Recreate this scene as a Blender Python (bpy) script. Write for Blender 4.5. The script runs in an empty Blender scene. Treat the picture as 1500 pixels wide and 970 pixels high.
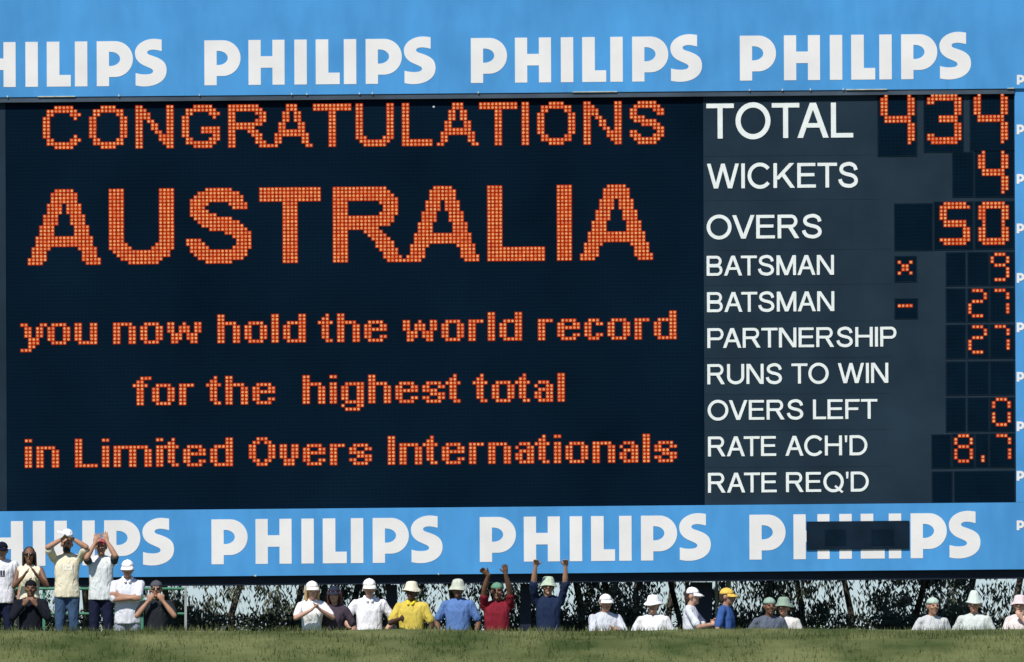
import bpy, bmesh, math, random
from mathutils import Vector, Matrix, noise
from mathutils.geometry import tessellate_polygon

random.seed(7)
scene = bpy.context.scene
COL = scene.collection
R = math.radians

# ------------------------------------------------------------------ camera, sky, sun, exposure
EYE = 6.0            # eye height of the photographer in the opposite stand (m)
DIST = 120.0         # metres to the scoreboard face
PPM = 90.0           # photo pixels per metre on the scoreboard face (photo is 1500 wide)
FPX = PPM * DIST
HORIZON = 940.0      # photo row of the horizon
cam_data = bpy.data.cameras.new("camera")
cam = bpy.data.objects.new("camera", cam_data)
COL.objects.link(cam)
cam.location = (0, -DIST, EYE)
cam.rotation_euler = (R(90), 0, 0)
cam_data.sensor_width = 36.0
cam_data.lens = 36.0 * FPX / 1500.0
cam_data.shift_y = (HORIZON - 485.0) / 1500.0
cam_data.clip_start = 1.0
cam_data.clip_end = 6000.0
scene.camera = cam

SUN_EL, SUN_AZ = R(50), R(205)          # azimuth clockwise from +Y
world = bpy.data.worlds.new("World")
scene.world = world
world.use_nodes = True
wn = world.node_tree
wn.nodes.clear()
sky = wn.nodes.new("ShaderNodeTexSky")
sky.sky_type = 'NISHITA'
sky.sun_disc = False
sky.sun_elevation = SUN_EL
sky.sun_rotation = SUN_AZ
sky.air_density = 0.8
sky.dust_density = 1.0
sky.ozone_density = 6.0
sky.altitude = 1700
bg = wn.nodes.new("ShaderNodeBackground")
bg.inputs[1].default_value = 0.10
wo = wn.nodes.new("ShaderNodeOutputWorld")
wn.links.new(sky.outputs[0], bg.inputs[0])
wn.links.new(bg.outputs[0], wo.inputs[0])

sd = bpy.data.lights.new("sun", 'SUN')
sd.energy = 4.6
sd.angle = R(0.5)
sd.color = (1.0, 0.965, 0.92)
sun = bpy.data.objects.new("sun", sd)
COL.objects.link(sun)
sdir = Vector((math.sin(SUN_AZ) * math.cos(SUN_EL), math.cos(SUN_AZ) * math.cos(SUN_EL), math.sin(SUN_EL)))
sun.rotation_euler = sdir.to_track_quat('Z', 'Y').to_euler()
sun.location = (-20, -60, 60)

scene.view_settings.view_transform = 'Standard'
scene.view_settings.look = 'None'
scene.view_settings.exposure = 0.05
scene.view_settings.gamma = 1.0

# ------------------------------------------------------------------ helpers
def lin(c):
    return tuple((v / 255 / 12.92) if v / 255 <= 0.04045 else ((v / 255 + 0.055) / 1.055) ** 2.4 for v in c)

def mat(name, col, rough=0.6, var=0.0, scale=4.0, bump=0.0, bscale=40.0, spec=0.3, var_col=None, metal=0.0, trans=0.0):
    m = bpy.data.materials.new(name)
    m.use_nodes = True
    nt = m.node_tree
    b = nt.nodes["Principled BSDF"]
    b.inputs["Roughness"].default_value = rough
    b.inputs["Specular IOR Level"].default_value = spec
    b.inputs["Metallic"].default_value = metal
    b.inputs["Base Color"].default_value = (*col, 1)
    tc = nt.nodes.new("ShaderNodeTexCoord")
    if var > 0:
        n = nt.nodes.new("ShaderNodeTexNoise")
        n.inputs["Scale"].default_value = scale
        n.inputs["Detail"].default_value = 5
        nt.links.new(tc.outputs["Object"], n.inputs["Vector"])
        r = nt.nodes.new("ShaderNodeValToRGB")
        r.color_ramp.elements[0].position = 0.3
        r.color_ramp.elements[1].position = 0.7
        c2 = var_col if var_col else tuple(min(1, v * (1 + var)) for v in col)
        r.color_ramp.elements[0].color = (*[v * (1 - var) for v in col], 1)
        r.color_ramp.elements[1].color = (*c2, 1)
        nt.links.new(n.outputs["Fac"], r.inputs["Fac"])
        nt.links.new(r.outputs["Color"], b.inputs["Base Color"])
    if bump > 0:
        n2 = nt.nodes.new("ShaderNodeTexNoise")
        n2.inputs["Scale"].default_value = bscale
        n2.inputs["Detail"].default_value = 4
        nt.links.new(tc.outputs["Object"], n2.inputs["Vector"])
        bp = nt.nodes.new("ShaderNodeBump")
        bp.inputs["Strength"].default_value = bump
        bp.inputs["Distance"].default_value = 0.02
        nt.links.new(n2.outputs["Fac"], bp.inputs["Height"])
        nt.links.new(bp.outputs["Normal"], b.inputs["Normal"])
    return m

def emis(name, ca, cb, strength=1.0, cell=60.0):
    """glowing lamp; colour differs a little from lamp to lamp"""
    m = bpy.data.materials.new(name)
    m.use_nodes = True
    nt = m.node_tree
    nt.nodes.clear()
    e = nt.nodes.new("ShaderNodeEmission")
    o = nt.nodes.new("ShaderNodeOutputMaterial")
    tc = nt.nodes.new("ShaderNodeTexCoord")
    n = nt.nodes.new("ShaderNodeTexNoise")
    n.inputs["Scale"].default_value = cell
    n.inputs["Detail"].default_value = 2
    r = nt.nodes.new("ShaderNodeValToRGB")
    r.color_ramp.elements[0].position = 0.38
    r.color_ramp.elements[1].position = 0.60
    r.color_ramp.elements[0].color = (*ca, 1)
    r.color_ramp.elements[1].color = (*cb, 1)
    nt.links.new(tc.outputs["Object"], n.inputs["Vector"])
    nt.links.new(n.outputs["Fac"], r.inputs["Fac"])
    nt.links.new(r.outputs["Color"], e.inputs["Color"])
    e.inputs["Strength"].default_value = strength
    nt.links.new(e.outputs[0], o.inputs[0])
    return m

def mesh_obj(name, verts, faces, m, parent=None, smooth=False, mats=None, midx=None):
    me = bpy.data.meshes.new(name)
    me.from_pydata([tuple(v) for v in verts], [], faces)
    for mm in (mats or [m]):
        me.materials.append(mm)
    if midx:
        me.polygons.foreach_set("material_index", midx)
    if smooth:
        me.polygons.foreach_set("use_smooth", [True] * len(me.polygons))
    me.update()
    o = bpy.data.objects.new(name, me)
    COL.objects.link(o)
    if parent:
        o.parent = parent
    return o

def empty(name, loc=(0, 0, 0), rz=0.0):
    o = bpy.data.objects.new(name, None)
    o.location = loc
    o.rotation_euler = (0, 0, rz)
    o.empty_display_size = 0.3
    COL.objects.link(o)
    return o

def tag(o, label=None, cat=None, group=None, kind=None):
    if label: o["label"] = label
    if cat: o["category"] = cat
    if group: o["group"] = group
    if kind: o["kind"] = kind
    return o

class MB:
    def __init__(s):
        s.v, s.f = [], []
    def add(s, vs, fs):
        n = len(s.v)
        s.v += [tuple(v) for v in vs]
        s.f += [tuple(i + n for i in f) for f in fs]
    def box(s, x0, x1, y0, y1, z0, z1):
        s.add([(x0, y0, z0), (x1, y0, z0), (x1, y1, z0), (x0, y1, z0), (x0, y0, z1), (x1, y0, z1), (x1, y1, z1), (x0, y1, z1)],
              [(0, 1, 5, 4), (1, 2, 6, 5), (2, 3, 7, 6), (3, 0, 4, 7), (4, 5, 6, 7), (3, 2, 1, 0)])
    def pill(s, p0, p1, r0, r1, seg=12, flat=None):
        """tapered tube with round ends; flat=(axis, factor) squashes its section"""
        p0, p1 = Vector(p0), Vector(p1)
        d = p1 - p0
        L = d.length
        q = d.to_track_quat('Z', 'Y') if L > 1e-6 else Matrix.Identity(3).to_quaternion()
        rings = []
        for k in range(0, 4):
            a = -math.pi / 2 + k * math.pi / 6 + (0.12 if k == 0 else 0)
            rings.append((math.sin(a) * r0, math.cos(a) * r0))
        for k in range(0, 4):
            a = k * math.pi / 6 - (0.12 if k == 3 else 0)
            rings.append((L + math.sin(a) * r1, math.cos(a) * r1))
        vs, fs = [], []
        for (h, r) in rings:
            for i in range(seg):
                t = 2 * math.pi * i / seg
                w = q @ Vector((math.cos(t) * r, math.sin(t) * r, h))
                if flat:
                    ax = Vector(flat[0]).normalized()
                    w = w - ax * w.dot(ax) * (1 - flat[1])
                vs.append(p0 + w)
        for k in range(len(rings) - 1):
            for i in range(seg):
                j = (i + 1) % seg
                fs.append((k * seg + i, k * seg + j, (k + 1) * seg + j, (k + 1) * seg + i))
        fs.append(tuple(reversed(range(seg))))
        fs.append(tuple((len(rings) - 1) * seg + i for i in range(seg)))
        s.add(vs, fs)
    def ell(s, c, r, seg=16, rings=10, rot=None):
        vs, fs = [], []
        M = rot or Matrix.Identity(3)
        c = Vector(c)
        for k in range(1, rings):
            a = -math.pi / 2 + math.pi * k / rings
            for i in range(seg):
                t = 2 * math.pi * i / seg
                vs.append(c + M @ Vector((r[0] * math.cos(a) * math.cos(t), r[1] * math.cos(a) * math.sin(t), r[2] * math.sin(a))))
        for k in range(rings - 2):
            for i in range(seg):
                j = (i + 1) % seg
                fs.append((k * seg + i, k * seg + j, (k + 1) * seg + j, (k + 1) * seg + i))
        vs.append(c + M @ Vector((0, 0, -r[2])))
        vs.append(c + M @ Vector((0, 0, r[2])))
        n = (rings - 1) * seg
        for i in range(seg):
            j = (i + 1) % seg
            fs.append((n, j, i))
            fs.append((n + 1, (rings - 2) * seg + i, (rings - 2) * seg + j))
        s.add(vs, fs)
    def loft(s, rings, seg=24, sq=2.4):
        """closed body through rings (z, rx, ry, cy); sq > 2 squares the section a little"""
        vs, fs = [], []
        for (z, rx, ry, cy) in rings:
            for i in range(seg):
                t = 2 * math.pi * i / seg
                c_, s_ = math.cos(t), math.sin(t)
                k = (abs(c_) ** sq + abs(s_) ** sq) ** (-1 / sq)
                vs.append((rx * c_ * k, cy + ry * s_ * k, z))
        for k in range(len(rings) - 1):
            for i in range(seg):
                j = (i + 1) % seg
                fs.append((k * seg + i, k * seg + j, (k + 1) * seg + j, (k + 1) * seg + i))
        fs.append(tuple(reversed(range(seg)))); fs.append(tuple((len(rings) - 1) * seg + i for i in range(seg)))
        s.add(vs, fs)
    def build(s, name, m, parent=None, smooth=False):
        return mesh_obj(name, s.v, s.f, m, parent, smooth)

# ------------------------------------------------------------------ materials
M_BLUE = mat("banner_blue_vinyl", lin((75, 148, 205)), 0.6, 0.11, 0.8, 0.35, 1.3, 0.15)
_nt = M_BLUE.node_tree
_ramp = [n for n in _nt.nodes if n.type == 'VALTORGB'][0]
_tc = [n for n in _nt.nodes if n.type == 'TEX_COORD'][0]
_mp = _nt.nodes.new("ShaderNodeMapping"); _mp.inputs["Scale"].default_value = (1.7, 1.0, 0.5)
_n2 = _nt.nodes.new("ShaderNodeTexNoise"); _n2.inputs["Scale"].default_value = 3.0; _n2.inputs["Detail"].default_value = 8
_r2 = _nt.nodes.new("ShaderNodeValToRGB")
_r2.color_ramp.elements[0].position = 0.35; _r2.color_ramp.elements[0].color = (0.90, 0.925, 0.94, 1)
_r2.color_ramp.elements[1].position = 0.62; _r2.color_ramp.elements[1].color = (1.0, 1.0, 1.0, 1)
_mx = _nt.nodes.new("ShaderNodeMixRGB"); _mx.blend_type = 'MULTIPLY'; _mx.inputs[0].default_value = 1.0
_nt.links.new(_tc.outputs["Object"], _mp.inputs["Vector"]); _nt.links.new(_mp.outputs[0], _n2.inputs["Vector"])
_nt.links.new(_n2.outputs["Fac"], _r2.inputs["Fac"]); _nt.links.new(_ramp.outputs["Color"], _mx.inputs[1])
_nt.links.new(_r2.outputs["Color"], _mx.inputs[2]); _nt.links.new(_mx.outputs[0], _nt.nodes["Principled BSDF"].inputs["Base Color"])
M_LETTER = mat("banner_white_vinyl", (0.765, 0.745, 0.715), 0.55, 0.06, 1.6, 0.05, 30, 0.25)
M_PAINT = mat("painted_white", (0.76, 0.80, 0.76), 0.5, 0.05, 6.0, 0.0, 30, 0.3)
M_SCREEN = mat("screen_face", (0.0026, 0.0098, 0.0205), 0.9, 0.25, 0.5, 0.0, 30, 0.0)
M_LAMP_OFF = mat("unlit_lamp_lens", (0.0032, 0.0110, 0.0225), 0.9, 0.25, 0.5, 0.0, 30, 0.0)
M_TALLY = mat("tally_panel_grey", (0.0185, 0.0335, 0.0495), 0.9, 0.20, 0.9, 0.15, 5.0, 0.0)
M_WINDOW = mat("digit_window_black", (0.0024, 0.0098, 0.0195), 0.9, 0.2, 2.0, 0.0, 30, 0.0)
M_CLOCK = mat("clock_box_paint", (0.0095, 0.019, 0.033), 0.9, 0.2, 3.0, 0.0, 30, 0.0)
M_PANE = mat("clock_pane", (0.0055, 0.0135, 0.025), 0.9, 0.2, 3.0, 0.0, 30, 0.0)
M_FRAME = mat("window_frame_paint", (0.0075, 0.0175, 0.028), 0.9, 0.15, 2.0, 0.0, 30, 0.0)
M_LEDGE = mat("ledge_grey_metal", (0.05, 0.072, 0.10), 0.55, 0.3, 1.5, 0.2, 12, 0.3)
M_BEAM = mat("dark_steel", (0.006, 0.012, 0.026), 0.6, 0.3, 2.0, 0.2, 10, 0.25)
M_CASE = mat("casing_steel", (0.02, 0.03, 0.045), 0.6, 0.2, 1.0)
M_TRIM = mat("pale_trim", (0.55, 0.55, 0.42), 0.6, 0.25, 8.0)
M_GLOW = emis("lamp_cup_halo", (0.46, 0.022, 0.003), (0.70, 0.050, 0.003), 0.64, 11.0)  # red halo round each lens, put into the flat plate's own emission
M_DOT = emis("lamp_lens_glow", (0.80, 0.24, 0.11), (1.0, 0.47, 0.19), 0.82, 13.0)
M_STRAY = emis("lamp_white_glow", (0.65, 0.75, 0.8), (0.75, 0.85, 0.9), 0.8, 5.0)

# ------------------------------------------------------------------ board coordinates
# the board hangs a hair out of level: rows rise to the right, columns lean with it
KX, KY = 0.0040, 0.0087
def bw(a, b, y=0.0):
    """board units (photo pixels on the face) -> world point at depth y in front (negative) of the face"""
    px = a + KX * (b - 440)
    py = b - KY * (a - 750)
    return Vector(((px - 750) / PPM, y, EYE + (HORIZON - py) / PPM))

def slab(a0, a1, b0, b1, yf, yb):
    """box on the board between depths yf (front) and yb (back)"""
    P = [bw(a0, b1, yf), bw(a1, b1, yf), bw(a1, b1, yb), bw(a0, b1, yb), bw(a0, b0, yf), bw(a1, b0, yf), bw(a1, b0, yb), bw(a0, b0, yb)]
    return P, [(0, 1, 5, 4), (1, 2, 6, 5), (2, 3, 7, 6), (3, 0, 4, 7), (4, 5, 6, 7), (3, 2, 1, 0)]

board = empty("scoreboard", (0, 0, 0))
tag(board, "huge cricket scoreboard with orange lamp lettering between blue sponsor banners", "scoreboard")

def bslab(name, a0, a1, b0, b1, yf, yb, m, parent):
    v, f = slab(a0, a1, b0, b1, yf, yb)
    return mesh_obj(name, v, f, m, parent)

A_L, A_R = -140, 1576
screen = bslab("message_screen", 9.5, 1030.5, 144.6, 741.6, 0.0, 0.25, M_SCREEN, board)
side_strip = bslab("side_panel", A_L, 9.0, 144.6, 741.6, 0.0, 0.25, M_TALLY, board)
tally = bslab("tally_panel", 1031.0, 1486.5, 144.6, 742.3, -0.012, 0.25, M_TALLY, board)
upper = bslab("upper_banner", A_L, A_R, -60, 136.8, -0.10, 0.25, M_BLUE, board)
lower = bslab("lower_banner", A_L, A_R, 742.6, 840.5, -0.06, 0.25, M_BLUE, board)
side_banner = bslab("side_banner", 1487.0, A_R, 137.1, 742.3, -0.058, 0.25, M_BLUE, board)
ledge = bslab("ledge", A_L, 1486.6, 137.1, 144.3, -0.085, 0.25, M_LEDGE, board)
bslab("bottom_beam", A_L, A_R, 840.9, 854.0, 0.04, 0.5, M_BEAM, board)
bslab("back_casing", A_L, A_R, -60, 840.5, 0.26, 1.4, M_CASE, board)
# worn white edge strips and fixing clips along the ledge
mb = MB()
for (x0, x1) in ((57, 112), (1240, 1300), (1476, 1486), (840, 905)):
    bslab("edge_strip", x0, x1, 135.8, 137.0, -0.112, -0.101, M_TRIM, board)
for x in (12, 175, 293, 428, 450, 527, 546, 701, 1098, 1146, 1187, 1235):
    bslab("clip", x, x + 1.8, 134.9 + random.uniform(-.5, .5), 137.0, -0.118, -0.101, M_TRIM, board)
for x in (371, 372.6, 640):
    bslab("clip", x, x + 1.5, 839, 841.2, -0.075, -0.0605, M_TRIM, board)
# vertical seams of the vinyl: shallow raised laps
for par, b0, b1, y in ((upper, -60, 136.6, -0.10), (lower, 742.8, 840.3, -0.06)):
    for a in range(-100, 1570, 186):
        bslab("seam", a, a + 0.9, b0, b1, y - 0.0022, y - 0.0005, M_BLUE, par)

# ------------------------------------------------------------------ lamp-matrix fonts
def cells(rows):
    """rows: strings like '0-3,8' (spans of lit columns)"""
    out = []
    for r, s in enumerate(rows):
        for part in s.split(','):
            if part == '': continue
            if '-' in part:
                a, b = part.split('-')
                out += [(c, r) for c in range(int(a), int(b) + 1)]
            else:
                out.append((int(part), r))
    return out

BIG = {
 'A': (19, "7-11|6-12|6-12|6-12|5-8,10-13|5-8,10-13|5-8,10-13|4-7,11-14|4-7,11-14|4-7,11-14|3-6,12-15|3-6,12-15|3-6,12-15|2-16|2-16|2-16|1-5,13-17|1-4,14-17|1-4,14-17|0-4,14-18|0-3,15-18"),
 'U': (17, "|".join(["0-3,13-16"] * 15) + "|0-4,12-16|0-5,11-16|1-15|2-15|3-13|5-12"),
 'S': (17, "5-11|3-13|2-14|1-14|1-5,11-15|1-4,12-15|1-5|1-7|2-11|3-13|4-14|6-15|10-16|12-16|0-3,13-16|0-4,13-16|1-5,12-16|1-15|2-15|3-14|5-11"),
 'T': (16, "|".join(["0-15"] * 4 + ["6-9"] * 17)),
 'R': (17, "0-13|0-14|0-15|0-16|0-3,12-16|0-3,13-16|0-3,13-16|0-3,12-16|0-15|0-15|0-14|0-11|0-3,8-12|0-3,9-13|0-3,10-14|0-3,11-15|0-3,11-15|0-3,12-16|0-3,13-16|0-3,13-17|0-3,14-18"),
 'L': (15, "|".join(["0-3"] * 17 + ["0-14"] * 4)),
 'I': (4, "|".join(["0-3"] * 21)),
}
MED = {
 'C': "3-7|1-8|1,2,7-9|0,1,8|0,1|0,1|0,1|0,1|0,1,8|1,2,7-9|1-8|3-7",
 'O': "3-6|1-8|1,2,7,8|0,1,8,9|0,1,8,9|0,1,8,9|0,1,8,9|0,1,8,9|0,1,8,9|1,2,7,8|1-8|3-6",
 'N': "0,1,8,9|0-2,8,9|0-3,8,9|0-3,8,9|0,1,3,4,8,9|0,1,4,5,8,9|0,1,4,5,8,9|0,1,5,6,8,9|0,1,6-9|0,1,6-9|0,1,7-9|0,1,8,9",
 'G': "3-7|1-8|1,2,7-9|0,1,8|0,1|0,1|0,1,5-9|0,1,5-9|0,1,8,9|1,2,7-9|1-8|3-7",
 'R': "0-7|0-8|0,1,7-9|0,1,8,9|0,1,7-9|0-8|0-6|0,1,5-7|0,1,6-8|0,1,7,8|0,1,7-9|0,1,8-10",
 'A': "4-6|4-6|3,4,6,7|3,4,6,7|3,4,6,7|2,3,7,8|2,3,7,8|2-8|1-9|1,2,8,9|1,2,8,9|0,1,9,10",
 'T': "0-9|0-9|" + "|".join(["4,5"] * 10),
 'U': "|".join(["0,1,8,9"] * 9) + "|0-2,7-9|1-8|2-7",
 'L': "|".join(["0,1"] * 10) + "|0-7|0-7",
 'I': "|".join(["0,1"] * 12),
 'S': "2-6|1-7|0,1,6-8|0,1,7,8|0-3|1-6|3-7|6-8|0,1,7,8|0-2,6-8|1-7|2-6",
}
# small face: 8 rows above the baseline, descenders after
SML = {
 'h': "0,1|0,1|0-4|0,1,4,5|0,1,4,5|0,1,4,5|0,1,4,5|0,1,4,5",
 'y': "||0,1,5,6|1,2,4,5|1,2,4,5|1,2,4,5|2-4|2-4|2,3|0-2",
 'o': "||1-4|0,1,4,5|0,1,4,5|0,1,4,5|0,1,4,5|1-4",
 'u': "||0,1,4,5|0,1,4,5|0,1,4,5|0,1,4,5|0,1,4,5|1-5",
 'n': "||0-4|0,1,4,5|0,1,4,5|0,1,4,5|0,1,4,5|0,1,4,5",
 'w': "||0,1,4,7,8|0,1,3-5,7,8|0,1,3-5,7,8|1-3,5-7|1-3,5-7|1,2,6,7",
 'l': "0,1|0,1|0,1|0,1|0,1|0,1|0,1|0,1",
 'd': "4,5|4,5|1-5|0,1,4,5|0,1,4,5|0,1,4,5|0,1,4,5|1-5",
 't': "2|1,2|0-3|1,2|1,2|1,2|1,2|2,3",
 'e': "||1-4|0,1,4,5|0-5|0,1|0,1,4,5|1-4",
 'r': "||0-3|0,1|0,1|0,1|0,1|0,1",
 'c': "||1-3|0,1,3,4|0,1|0,1|0,1,3,4|1-3",
 'f': "2-4|1,2|0-3|1,2|1,2|1,2|1,2|1,2",
 'i': "0,1||0,1|0,1|0,1|0,1|0,1|0,1",
 'g': "||1-5|0,1,4,5|0,1,4,5|0,1,4,5|0,1,4,5|1-5|0,4,5|1-4",
 's': "||1-4|0,1,4,5|0-3|2-5|0,1,4,5|1-4",
 'a': "||1-3|0,3,4|1-4|0,1,3,4|0,1,3,4|1-4",
 'L': "0,1|0,1|0,1|0,1|0,1|0,1|0,1|0-5",
 'm': "||0-8|0,1,4,5,8,9|0,1,4,5,8,9|0,1,4,5,8,9|0,1,4,5,8,9|0,1,4,5,8,9",
 'O': "2-4|1,2,4,5|0,1,5,6|0,1,5,6|0,1,5,6|0,1,5,6|1,2,4,5|2-4",
 'v': "||0,1,3,4|0,1,3,4|0,1,3,4|0,1,3,4|1-3|1-3",
 'I': "0,1|0,1|0,1|0,1|0,1|0,1|0,1|0,1",
}
PH, PV = 5.657, 5.30           # lamp pitch on the face
GA, GB = 66.2, 210.5           # column 0, row 0 (first baseline)

def lamp_geo(mbd, mbg, ca, cb, y, ph=PH, pv=PV, r=0.36):
    """one lit lamp: a flat cup plate that emits the red halo itself, and a domed lens"""
    hx, hz = ph * 0.5, pv * 0.5
    P = [bw(ca - hx, cb + hz, y - 0.004), bw(ca + hx, cb + hz, y - 0.004), bw(ca + hx, cb - hz, y - 0.004), bw(ca - hx, cb - hz, y - 0.004)]
    mbg.add(P, [(0, 1, 2, 3)])
    vs = [bw(ca, cb, y - 0.022)]
    for i in range(8):
        t = math.pi / 8 + i * math.pi / 4
        vs.append(bw(ca + math.cos(t) * r * pv, cb - math.sin(t) * r * pv, y - 0.014))
    for i in range(8):
        t = math.pi / 8 + i * math.pi / 4
        vs.append(bw(ca + math.cos(t) * r * pv, cb - math.sin(t) * r * pv, y - 0.0045))
    fs = [(0, 1 + i, 1 + (i + 1) % 8) for i in range(8)]
    fs += [(1 + i, 9 + i, 9 + (i + 1) % 8, 1 + (i + 1) % 8) for i in range(8)]
    mbd.add(vs, fs)

def lamp_char(name, pts, parent, y=0.0):
    """pts: list of (a,b) lamp centres making one character -> one mesh"""
    d, g = MB(), MB()
    for (a, b) in pts:
        lamp_geo(d, g, a, b, y)
    nd = len(d.f)
    d.add(g.v, g.f)
    midx = [0] * nd + [1] * (len(d.f) - nd)
    return mesh_obj(name, d.v, d.f, None, parent, mats=[M_DOT, M_GLOW], midx=midx)

lit = set()
def grid_char(cs, c0, r0, parent):
    pts = []
    for (c, r) in cs:
        C, Rw = c0 + c, r0 + r
        if (C, Rw) in lit: continue
        lit.add((C, Rw))
        pts.append((GA + C * PH, GB + Rw * PV))
    return lamp_char("lit_letter", pts, parent)

# line 1
c = 0
for ch, adv in zip("CONGRATULATIONS", (12, 12, 12, 12, 11, 11, 11, 12, 9, 11, 11, 4, 12, 12, 0)):
    grid_char(cells(MED[ch].split('|')), c, -11, screen)
    c += adv
# line 2
c = -4
for ch, adv in zip("AUSTRALIA", (21, 20, 19, 19, 19, 21, 18, 6, 0)):
    grid_char(cells(BIG[ch][1].split('|')), c, 32 - 20, screen)
    c += adv
# lines 3-5: start columns of each character as read off the board
def small_line(text, c, base, gaps=None):
    width = {'h': 6, 'y': 6, 'o': 6, 'u': 6, 'n': 6, 'w': 9, 'l': 2, 'd': 6, 't': 4, 'e': 6, 'r': 4, 'c': 5, 'f': 4, 'i': 2, 'g': 6, 's': 6, 'a': 5, 'L': 6, 'm': 10, 'O': 7, 'v': 5, 'I': 2}
    for ch in text:
        if ch == ' ':
            c += 3
            continue
        if ch == 't':
            c -= 1
        grid_char(cells(SML[ch].split('|')), c, base - 7, screen)
        c += width[ch] + 1
small_line("you now hold the world record", -6, 54)
small_line("for the  highest total", 23, 71)
small_line("in Limited Overs Internationals", -5, 88)
# a stray white lamp
p = [bw(636.5, 155.6, -0.024)]
for i in range(8):
    t = i * math.pi / 4
    p.append(bw(636.5 + 1.7 * math.cos(t), 155.6 - 1.5 * math.sin(t), -0.012))
mesh_obj("stray_lamp", p, [(0, 1 + i, 1 + (i + 1) % 8) for i in range(8)], M_STRAY, screen)

def off_lamps(name, grid, parent, y):
    mb = MB()
    for (a, b) in grid:
        vs = [bw(a, b, y - 0.004)]
        for i in range(6):
            t = i * math.pi / 3
            vs.append(bw(a + math.cos(t) * 0.36 * PV, b - math.sin(t) * 0.36 * PV, y - 0.002))
        mb.add(vs, [(0, 1 + i, 1 + (i + 1) % 6) for i in range(6)])
    o = mb.build(name, M_LAMP_OFF, parent)
    o["kind"] = "stuff"
    return o
off_lamps("unlit_lamps", [(GA + C * PH, GB + Rw * PV) for C in range(-9, 170) for Rw in range(-12, 100) if (C, Rw) not in lit], screen, 0.0)

# ------------------------------------------------------------------ digit windows
D14 = {'4': "1,7|0,1,7,8|0,1,7,8|0,1,7,8|0,1,7,8|0,1,7,8|1-7|1-7|7,8|7,8|7,8|7,8|7,8|7",
       '3': "1-7|0-8|0,1,7,8|7,8|7,8|7,8|3-7|3-7|7,8|7,8|7,8|0,1,7,8|0-8|1-7"}
D12 = {'4': "1,6|0,1,6,7|0,1,6,7|0,1,6,7|0,1,6,7|1-6|1-6|6,7|6,7|6,7|6,7|6",
       '5': "1-6|0-7|0,1|0,1|0,1|1-6|1-6|6,7|6,7|6,7|0-7|1-6",
       '0': "1-6|0-7|0,1,6,7|0,1,6,7|0,1,6,7|1,6|1,6|0,1,6,7|0,1,6,7|0,1,6,7|0-7|1-6"}
D8 = {'9': "1-3|0,4|0,4|1-3|4|4|4|1-3", '2': "1-3|4|4|1-3|0|0|0|1-3", '7': "1-3|4|4||4|4|4|",
      '0': "1-3|0,4|0,4||0,4|0,4|0,4|1-3", '8': "1-3|0,4|0,4|1-3|0,4|0,4|0,4|1-3", '.': "||||||0|0",
      'x': "0,3|1,2|1,2|0,3", '-': "0-3"}
def unboard(px, py):
    return px - KX * (py - 440), py + KY * (px - 750)
WY = -0.018
def window(x0, y0, x1, y1, chars=()):
    """x0..y1 in photo pixels; chars: (glyph rows, px of col 0, py of row 0)"""
    a0, b0 = unboard(x0, y0); a1, b1 = unboard(x1, y1)
    w = bslab("digit_window", a0, a1, b0, b1, WY, -0.0125, M_WINDOW, board)
    taken = []
    for rows, px, py in chars:
        a, b = unboard(px, py)
        pts = [(a + c_ * PH, b + r_ * PV) for (c_, r_) in cells(rows.split('|'))]
        taken += pts
        lamp_char("lit_digit", pts, w, WY)
    # unlit lamps of this window
    grid = []
    na, nb = int((a1 - a0 - 3) / PH), int((b1 - b0 - 3) / PV)
    ga, gb = (a0 + a1) / 2 - na * PH / 2, (b0 + b1) / 2 - nb * PV / 2
    for i in range(na + 1):
        for j in range(nb + 1):
            q = (ga + i * PH, gb + j * PV)
            if all(abs(q[0] - t[0]) > PH * 0.8 or abs(q[1] - t[1]) > PV * 0.8 for t in taken):
                grid.append(q)
    if grid:
        off_lamps("unlit_lamps", grid, w, WY)
    # thin frame lip round the window
    f = MB()
    for (p0, p1, q0, q1) in ((a0 - 1.6, min(a1 + 1.6, 1486.3), b0 - 1.3, b0 - .05), (a0 - 1.6, min(a1 + 1.6, 1486.3), b1 + .05, b1 + 1.3), (a0 - 1.6, a0 - .05, b0, b1), (a1 + .05, min(a1 + 1.6, 1486.3), b0, b1)):
        v_, f_ = slab(p0, p1, q0, q1, WY - 0.0015, -0.0125); f.add(v_, f_)
    f.build("window_frame", M_FRAME, w)
    return w

window(1286.5, 138.8, 1342, 228, [(D14['4'], 1292.0, 140.8)])
window(1354, 138.3, 1410, 222.0, [(D14['3'], 1360.3, 140.2)])
window(1421.5, 137.6, 1484.3, 220.6, [(D14['4'], 1428.4, 139.4)])
window(1396, 224.2, 1425, 288)
window(1428.5, 222.2, 1484.5, 288, [(D12['4'], 1434.8, 223.7)])
window(1311, 299.5, 1365, 366)
window(1369, 296.8, 1424.5, 365, [(D12['5'], 1378.6, 298.7)])
window(1428.5, 296.2, 1484.8, 364, [(D12['0'], 1435.3, 298.3)])
window(1311.5, 376.5, 1341.5, 412, [(D8['x'], 1317.2, 384.4)])
window(1311.5, 438.5, 1343, 466, [(D8['-'], 1317.3, 448.2)])
xs3 = ((1386.5, 1413.5), (1418, 1447.5), (1451, 1484.8))
def row3(y0, y1, chars):
    for k, (x0, x1) in enumerate(xs3):
        window(x0, y0 - .009 * (x0 - 1386), x1, y1 - .009 * (x0 - 1386), chars.get(k, []))
row3(371, 418, {2: [(D8['9'], 1453.2, 372.8)]})
row3(424, 471, {1: [(D8['2'], 1420.4, 425.9)], 2: [(D8['7'], 1453.3, 425.6)]})
row3(477, 524.5, {1: [(D8['2'], 1420.6, 479.0)], 2: [(D8['7'], 1453.8, 478.6)]})
row3(531, 578, {})
row3(584, 631.5, {2: [(D8['0'], 1455.4, 585.2)]})
window(1365.5, 637.8, 1392, 685)
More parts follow.
